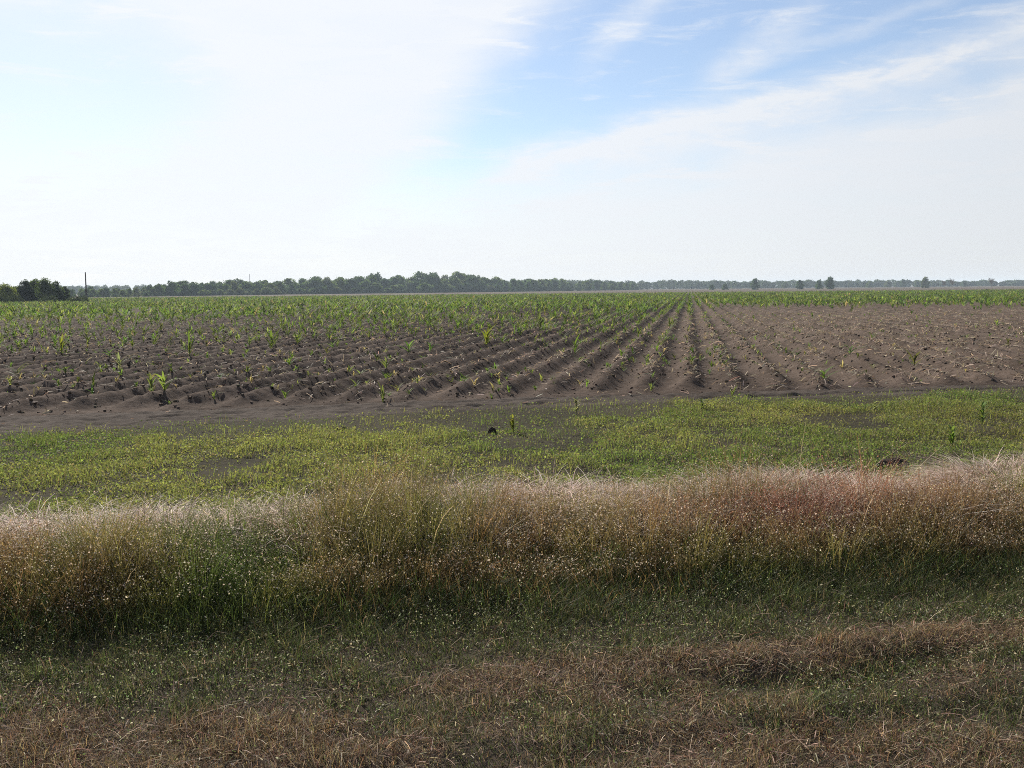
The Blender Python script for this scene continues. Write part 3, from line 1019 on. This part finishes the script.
# ------------------------------------------------------------------ trees
def crown_mesh(name, H, Rr, base_h, lobes, leaves, leaf, tone, seed, spiky=0.0, gap=0.0):
    r_ = np.random.default_rng(seed)
    b_ = Batch()
    cx = []
    for i in range(lobes):
        f = (i + 0.5) / lobes
        z = base_h + (H - base_h) * (0.08 + 0.86 * f)
        env = math.sin(math.pi * min(1.0, 0.22 + 0.74 * f)) ** 0.7
        a = i * 2.4 + r_.normal(0, 0.5)
        rad = Rr * env * r_.uniform(0.35, 0.8)
        cx.append((math.cos(a) * rad, math.sin(a) * rad, z + r_.normal(0, 0.04 * H), Rr * r_.uniform(0.28, 0.5) * (0.6 + 0.5 * env)))
    per = leaves // lobes
    for (ax, ay, az_, rr_) in cx:
        d = r_.normal(0, 1, (per, 3)); d /= np.linalg.norm(d, axis=1, keepdims=True)
        rad = rr_ * r_.uniform(0.35, 1.08, (per, 1)) ** 0.6
        P = np.array([ax, ay, az_]) + d * rad * np.array([1, 1, 0.85 + spiky])
        P = P + r_.normal(0, 0.05 * Rr, (per, 3))
        t_ = np.array(tone) * r_.uniform(0.7, 1.35)
        flecks(b_, P, leaf * r_.uniform(0.6, 1.3, per), np.clip(t_ * (1 + r_.normal(0, 0.2, (per, 1))), 0.005, 0.6), 1.5)
    return b_.mesh(name), cx


def trunk_mesh(name, H, r0, crowns, seed, col=(0.09, 0.075, 0.06)):
    r_ = np.random.default_rng(seed)
    b_ = Batch()
    z = np.linspace(-0.3, H * 0.85, 7)
    pts = np.stack([np.cumsum(r_.normal(0, 0.03 * H / 7, 7)), np.cumsum(r_.normal(0, 0.03 * H / 7, 7)), z], -1)
    tube(b_, pts, r0 * np.linspace(1.15, 0.2, 7), col, 7)
    for (ax, ay, az_, _) in crowns[::2]:
        i = max(1, min(5, int(6 * (az_ / H) * 0.55)))
        s0 = pts[i]
        e = np.array([ax, ay, az_])
        mid = (s0 + e) / 2 + np.array([0, 0, 0.05 * H])
        tube(b_, [s0, mid, e], (r0 * 0.45, r0 * 0.28, r0 * 0.1), col, 5)
    return b_.mesh(name)


def tree(name, loc, H, Rr, label, group, tone=(0.05, 0.07, 0.03), lobes=18, leaves=6000, leaf=0.17, seed=1, spiky=0.0, base_h=None, cat='tree'):
    root = empty(name, loc, label, cat, group, rz=seed * 1.3)
    cm, cx = crown_mesh('crown', H, Rr, H * 0.06 if base_h is None else base_h, lobes, leaves, leaf, tone, seed, spiky)
    put('crown', cm, M_tree, root)
    put('trunk', trunk_mesh('trunk', H, 0.03 * H, cx, seed + 50), M_bark, root)
    return root


# the grove at the left edge
g = 'trees of the near grove by the field'
GD = 205.0
def grove(px, dy, H, Rr, label, tone, seed, **kw):
    p = along(px, GD + dy)
    return tree('broadleaf_tree', p, H, Rr, label, g, tone, seed=seed, **kw)
grove(-14, 6, 3.68, 2.75, 'yellow-green tree cut by the left edge of the grove', (0.13, 0.155, 0.035), 11)
grove(5, -4, 3.52, 2.50, 'round yellow-green tree at the lit end of the grove', (0.15, 0.175, 0.038), 12)
grove(17, 3, 3.36, 1.88, 'olive tree between the yellow-green tree and the dark ones', (0.09, 0.11, 0.032), 13)
grove(26, 0, 4.16, 1.62, 'dark tree with a narrow top left of the twin spiky trees', (0.028, 0.04, 0.02), 14, spiky=0.5)
grove(34, 4, 4.48, 1.88, 'dark ragged tree in the middle of the grove with upright shoots', (0.052, 0.074, 0.019), 15, spiky=0.45)
grove(45, -2, 4.56, 2.00, 'tallest dark tree of the grove with a spiky top', (0.052, 0.074, 0.02), 16, spiky=0.45)
grove(55, 1, 4.00, 2.00, 'dark rounded tree second from the pole end of the grove', (0.054, 0.076, 0.031), 17)
grove(63, 4, 3.20, 1.50, 'low dark tree at the pole end of the grove', (0.055, 0.078, 0.032), 18)
for i, (px, dd, hh_, rr_, lab) in enumerate([(2, -14, 1.6, 2.0, 'dark low bush under the yellow-green tree'),
                                     (14, -12, 1.5, 1.8, 'dark low bush in front of the olive tree'),
                                     (48, -10, 1.2, 2.2, 'low dark bush at the foot of the spiky tree'),
                                     (74, -6, 1.1, 2.2, 'low dark bush between the grove and the pole'),
                                     (82, -3, 1.0, 1.6, 'lowest dark bush right beside the pole')]):
    p = along(px, GD + dd)
    root = empty('bush', p, lab, 'bush', 'low bushes by the grove')
    cm, cx = crown_mesh('foliage', hh_, rr_, 0.0, 9, 1300, 0.13, (0.03, 0.04, 0.02), 70 + i)
    put('foliage', cm, M_tree, root)
    put('stem', trunk_mesh('stem', hh_, 0.04, cx, 170 + i), M_bark, root)

# poles
def pole(name, px, Y, top, r0, label, cross=False):
    p = along(px, Y)
    root = empty(name, p, label, 'pole')
    b_ = Batch()
    zz_ = np.linspace(-0.5, top, 8)
    tube(b_, np.stack([zz_ * 0.004, zz_ * 0, zz_], -1), r0 * np.linspace(1.15, 0.75, 8), (0.10, 0.085, 0.075), 10)
    put('post', b_.mesh('post', True), M_wood, root)
    if cross:
        b_ = Batch()
        tube(b_, [(0.0, -0.02, top * 0.36), (0.0, -0.02, top * 0.36 + 0.5)], (0.22, 0.22), (0.07, 0.065, 0.06), 8)
        put('box', b_.mesh('box'), M_wood, root)
        b_ = Batch()
        tube(b_, [(0.02, 0, top - 0.02), (0.02, 0, top + 0.12), (0.02, 0, top + 0.16)], (0.09, 0.10, 0.02), (0.06, 0.06, 0.06), 8)
        put('cap', b_.mesh('cap'), M_wood, root)
    return root
pole('utility_pole', 86, 215, 6.3, 0.14, 'tall grey wooden pole standing alone right of the near grove', True)
pole('mast', 250, 640, 13.0, 0.16, 'thin grey mast rising behind the far wood left of centre')

# woods along the horizon
kinds = []
for i in range(9):
    tone = [(0.060, 0.096, 0.036), (0.085, 0.125, 0.042), (0.105, 0.138, 0.048), (0.052, 0.086, 0.038), (0.098, 0.112, 0.054)][i % 5]
    cm, cx = crown_mesh('crown', 10.0, 4.9, -0.6, 20, 3200, 0.5, tone, 300 + i)
    cm.materials.append(M_tree)
    tm = trunk_mesh('trunk', 10.0, 0.22, cx, 330 + i)
    tm.materials.append(M_bark)
    kinds.append((cm, tm))
def copy_tree(px, Y, H, wide, label, group, name='wood_tree', kind=None):
    cm, tm = kinds[random.randrange(9) if kind is None else kind]
    root = empty(name, along(px, Y), label, 'tree', group, rz=random.uniform(0, 6.28))
    root.scale = (H / 10 * wide, H / 10 * wide, H / 10)
    for nm, me in (('crown', cm), ('trunk', tm)):
        o = bpy.data.objects.new(nm, me)
        C.objects.link(o)
        o.parent = root
# top line of the wood in the photo, as (column, pixels above the horizon line)
top_line = [(60, 5), (90, 5.5), (108, 6), (125, 3.5), (140, 7), (155, 8.5), (170, 10.5), (200, 9.5), (215, 11), (240, 11.5), (256, 10), (275, 11), (300, 12),
            (330, 12.5), (355, 13), (380, 14.5), (400, 13), (415, 15), (440, 17), (460, 15.5), (475, 13.5), (490, 11.5), (515, 9.8), (560, 9.0), (600, 8.0), (640, 6.5)]
tx, tv = zip(*top_line)
px = 64.0
cnt = 0
while px < 640:
    D = np.interp(px, [60, 130, 250, 520, 640], [470, 520, 620, 800, 1000])
    for layer in range(2):
        DD = D + layer * 26 + random.uniform(-6, 6)
        H = (np.interp(px, tx, tv) - 0.6) * DD / F + CAM_H
        H *= random.uniform(0.62, 1.05) if layer == 0 else random.uniform(0.8, 1.15)
        copy_tree(px + random.uniform(-2, 2), DD, H, random.uniform(0.9, 1.5), 'grey-green broadleaf tree in the long far wood left of centre',
                  'trees of the far wood left of centre')
        cnt += 1
    if random.random() < 0.6:
        copy_tree(px + random.uniform(-4, 4), D - 14, H * random.uniform(0.35, 0.5), random.uniform(1.6, 2.4), 'low bushy tree along the front edge of the far wood',
                  'low bushy trees before the far wood', 'scrub_tree')
    px += random.uniform(6.0, 8.5)
print('wood trees', cnt)

# the farthest wood: one mass along the right half of the horizon
B = Batch()
px = -330.0
r_ = np.random.default_rng(99)
while px < 1400:
    for layer in range(2):
        D = 1250 + r_.uniform(-30, 30) + layer * 60
        topp = float(np.interp(px, [-330, 500, 570, 640, 690, 740, 800, 900, 960, 1030], [7, 8.6, 8.8, 7.4, 8.0, 6.2, 6.6, 5.8, 4.9, 4.2])) + r_.uniform(-1.3, 0.9)
        H = topp * D / F + CAM_H - 1.0
        p = along(px + r_.uniform(-3, 3), D)
        k = 420
        ctr = np.stack([np.full(k, p.x), np.full(k, p.y), np.zeros(k)], -1)
        d = r_.normal(0, 1, (k, 3)); d /= np.linalg.norm(d, axis=1, keepdims=True)
        d = d * (r_.uniform(0.4, 1.0, (k, 1)) ** 0.5) * np.array([r_.uniform(4.5, 7.5), 4.5, H * 0.52])
        P = ctr + d + np.array([0, 0, H * 0.5])
        tone = np.array((0.048, 0.070, 0.036)) * r_.uniform(0.6, 1.4) * np.array((r_.uniform(0.9, 1.25), 1, 1))
        flecks(B, P, r_.uniform(0.7, 1.5, k), np.clip(tone * (1 + r_.normal(0, 0.2, (k, 1))), 0.004, 0.5), 1.4)
    px += r_.uniform(4.5, 7.5)
put('far_woods', B.mesh('far_woods'), M_tree, kind='stuff', label='hazy blue-grey woods along the far horizon', cat='woods')

# single trees that stand in front of the far woods
g = 'single trees before the far woods'
def lone(px, Y, up, wide, label, kind=3):
    copy_tree(px, Y, up * Y / F + CAM_H, wide, label, g, 'lone_tree', kind)
lone(755, 720, 8.2, 0.85, 'round dark tree standing above the far woods, right of centre', 3)
lone(725, 760, 3.0, 1.3, 'low dark tree left of the round dark tree', 0)
lone(712, 760, 2.2, 1.3, 'lowest dark scrubby tree at the foot of the far woods', 5)
lone(830, 690, 8.4, 0.95, 'broad dark tree with a flat top, largest right of centre', 8)
lone(819, 720, 6.0, 0.9, 'dark tree touching the left of the broad flat-topped tree', 0)
lone(800, 730, 6.2, 1.0, 'dark tree first left of the pair by the flat-topped tree', 3)
lone(785, 1120, 4.6, 1.1, 'low olive tree between the round tree and the flat-topped tree', 2)
lone(870, 1120, 4.6, 1.3, 'low greenish tree right of the flat-topped tree', 2)
lone(888, 1120, 5.0, 1.2, 'greyish round tree second right of the flat-topped tree', 4)
lone(903, 1120, 6.0, 0.9, 'dark tree third right of the flat-topped tree', 3)
lone(925, 790, 7.6, 1.0, 'tall greyish tree rising highest over the right woods', 4)
lone(917, 1120, 4.2, 1.1, 'dark low tree at the foot of the tall greyish tree', 0)
lone(964, 1120, 4.0, 1.2, 'dark low tree right of the bare brown tree', 5)

def bare_tree(px, Y, up, label, seed):
    r_ = np.random.default_rng(seed)
    H = up * Y / F + CAM_H
    root = empty('bare_tree', along(px, Y), label, 'tree', 'bare trees before the far woods')
    b_ = Batch()
    col = (0.22, 0.175, 0.14)
    tube(b_, [(0, 0, -0.3), (0.1, 0, H * 0.3), (0, 0.1, H * 0.62)], (0.2, 0.15, 0.08), col, 6)
    put('trunk', b_.mesh('trunk'), M_bark, root)
    b_ = Batch()
    for i in range(46):
        a = r_.uniform(0, 6.283); z0 = H * r_.uniform(0.22, 0.6); L = H * r_.uniform(0.25, 0.45)
        e = np.array([math.cos(a) * L * 0.7, math.sin(a) * L * 0.7, min(H, z0 + L * r_.uniform(0.5, 1.0))])
        s0 = np.array([0.05, 0.03, z0])
        tube(b_, [s0, (s0 + e) / 2 + (0, 0, -0.1), e], (0.085, 0.06, 0.035), col, 4)
        for j in range(4):
            q0 = s0 + (e - s0) * r_.uniform(0.4, 0.95)
            tube(b_, [q0, q0 + r_.normal(0, 0.09 * H, 3) + (0, 0, 0.06 * H)], (0.045, 0.025), col, 4)
    put('branches', b_.mesh('branches'), M_bark, root)
bare_tree(952, 760, 6.5, 'bare pale brown tree between the tall greyish tree and the right edge', 41)
bare_tree(991, 760, 7.6, 'tallest bare pale brown tree near the right edge', 42)
bare_tree(944, 790, 4.6, 'small bare brown tree left of its larger twin', 43)

# ------------------------------------------------------------------ air
hx = mesh_from('haze', [(-2900, -90, -1.2), (2900, -90, -1.2), (2900, 3500, -1.2), (-2900, 3500, -1.2),
                        (-2900, -90, 19), (2900, -90, 19), (2900, 3500, 19), (-2900, 3500, 19)],
               [[0, 3, 2, 1], [4, 5, 6, 7], [0, 1, 5, 4], [1, 2, 6, 5], [2, 3, 7, 6], [3, 0, 4, 7]])
hm, t = new_mat('air')
pv = t.n('ShaderNodeVolumePrincipled')
pv.inputs['Color'].default_value = (0.72, 0.87, 1.0, 1)
pv.inputs['Density'].default_value = 0.00019
pv.inputs['Anisotropy'].default_value = 0.0
oo = t.n('ShaderNodeOutputMaterial')
t.put(oo.inputs['Volume'], pv.outputs[0])
put('haze', hx, hm, kind='stuff', label='thin bluish haze in the air over the fields', cat='haze')
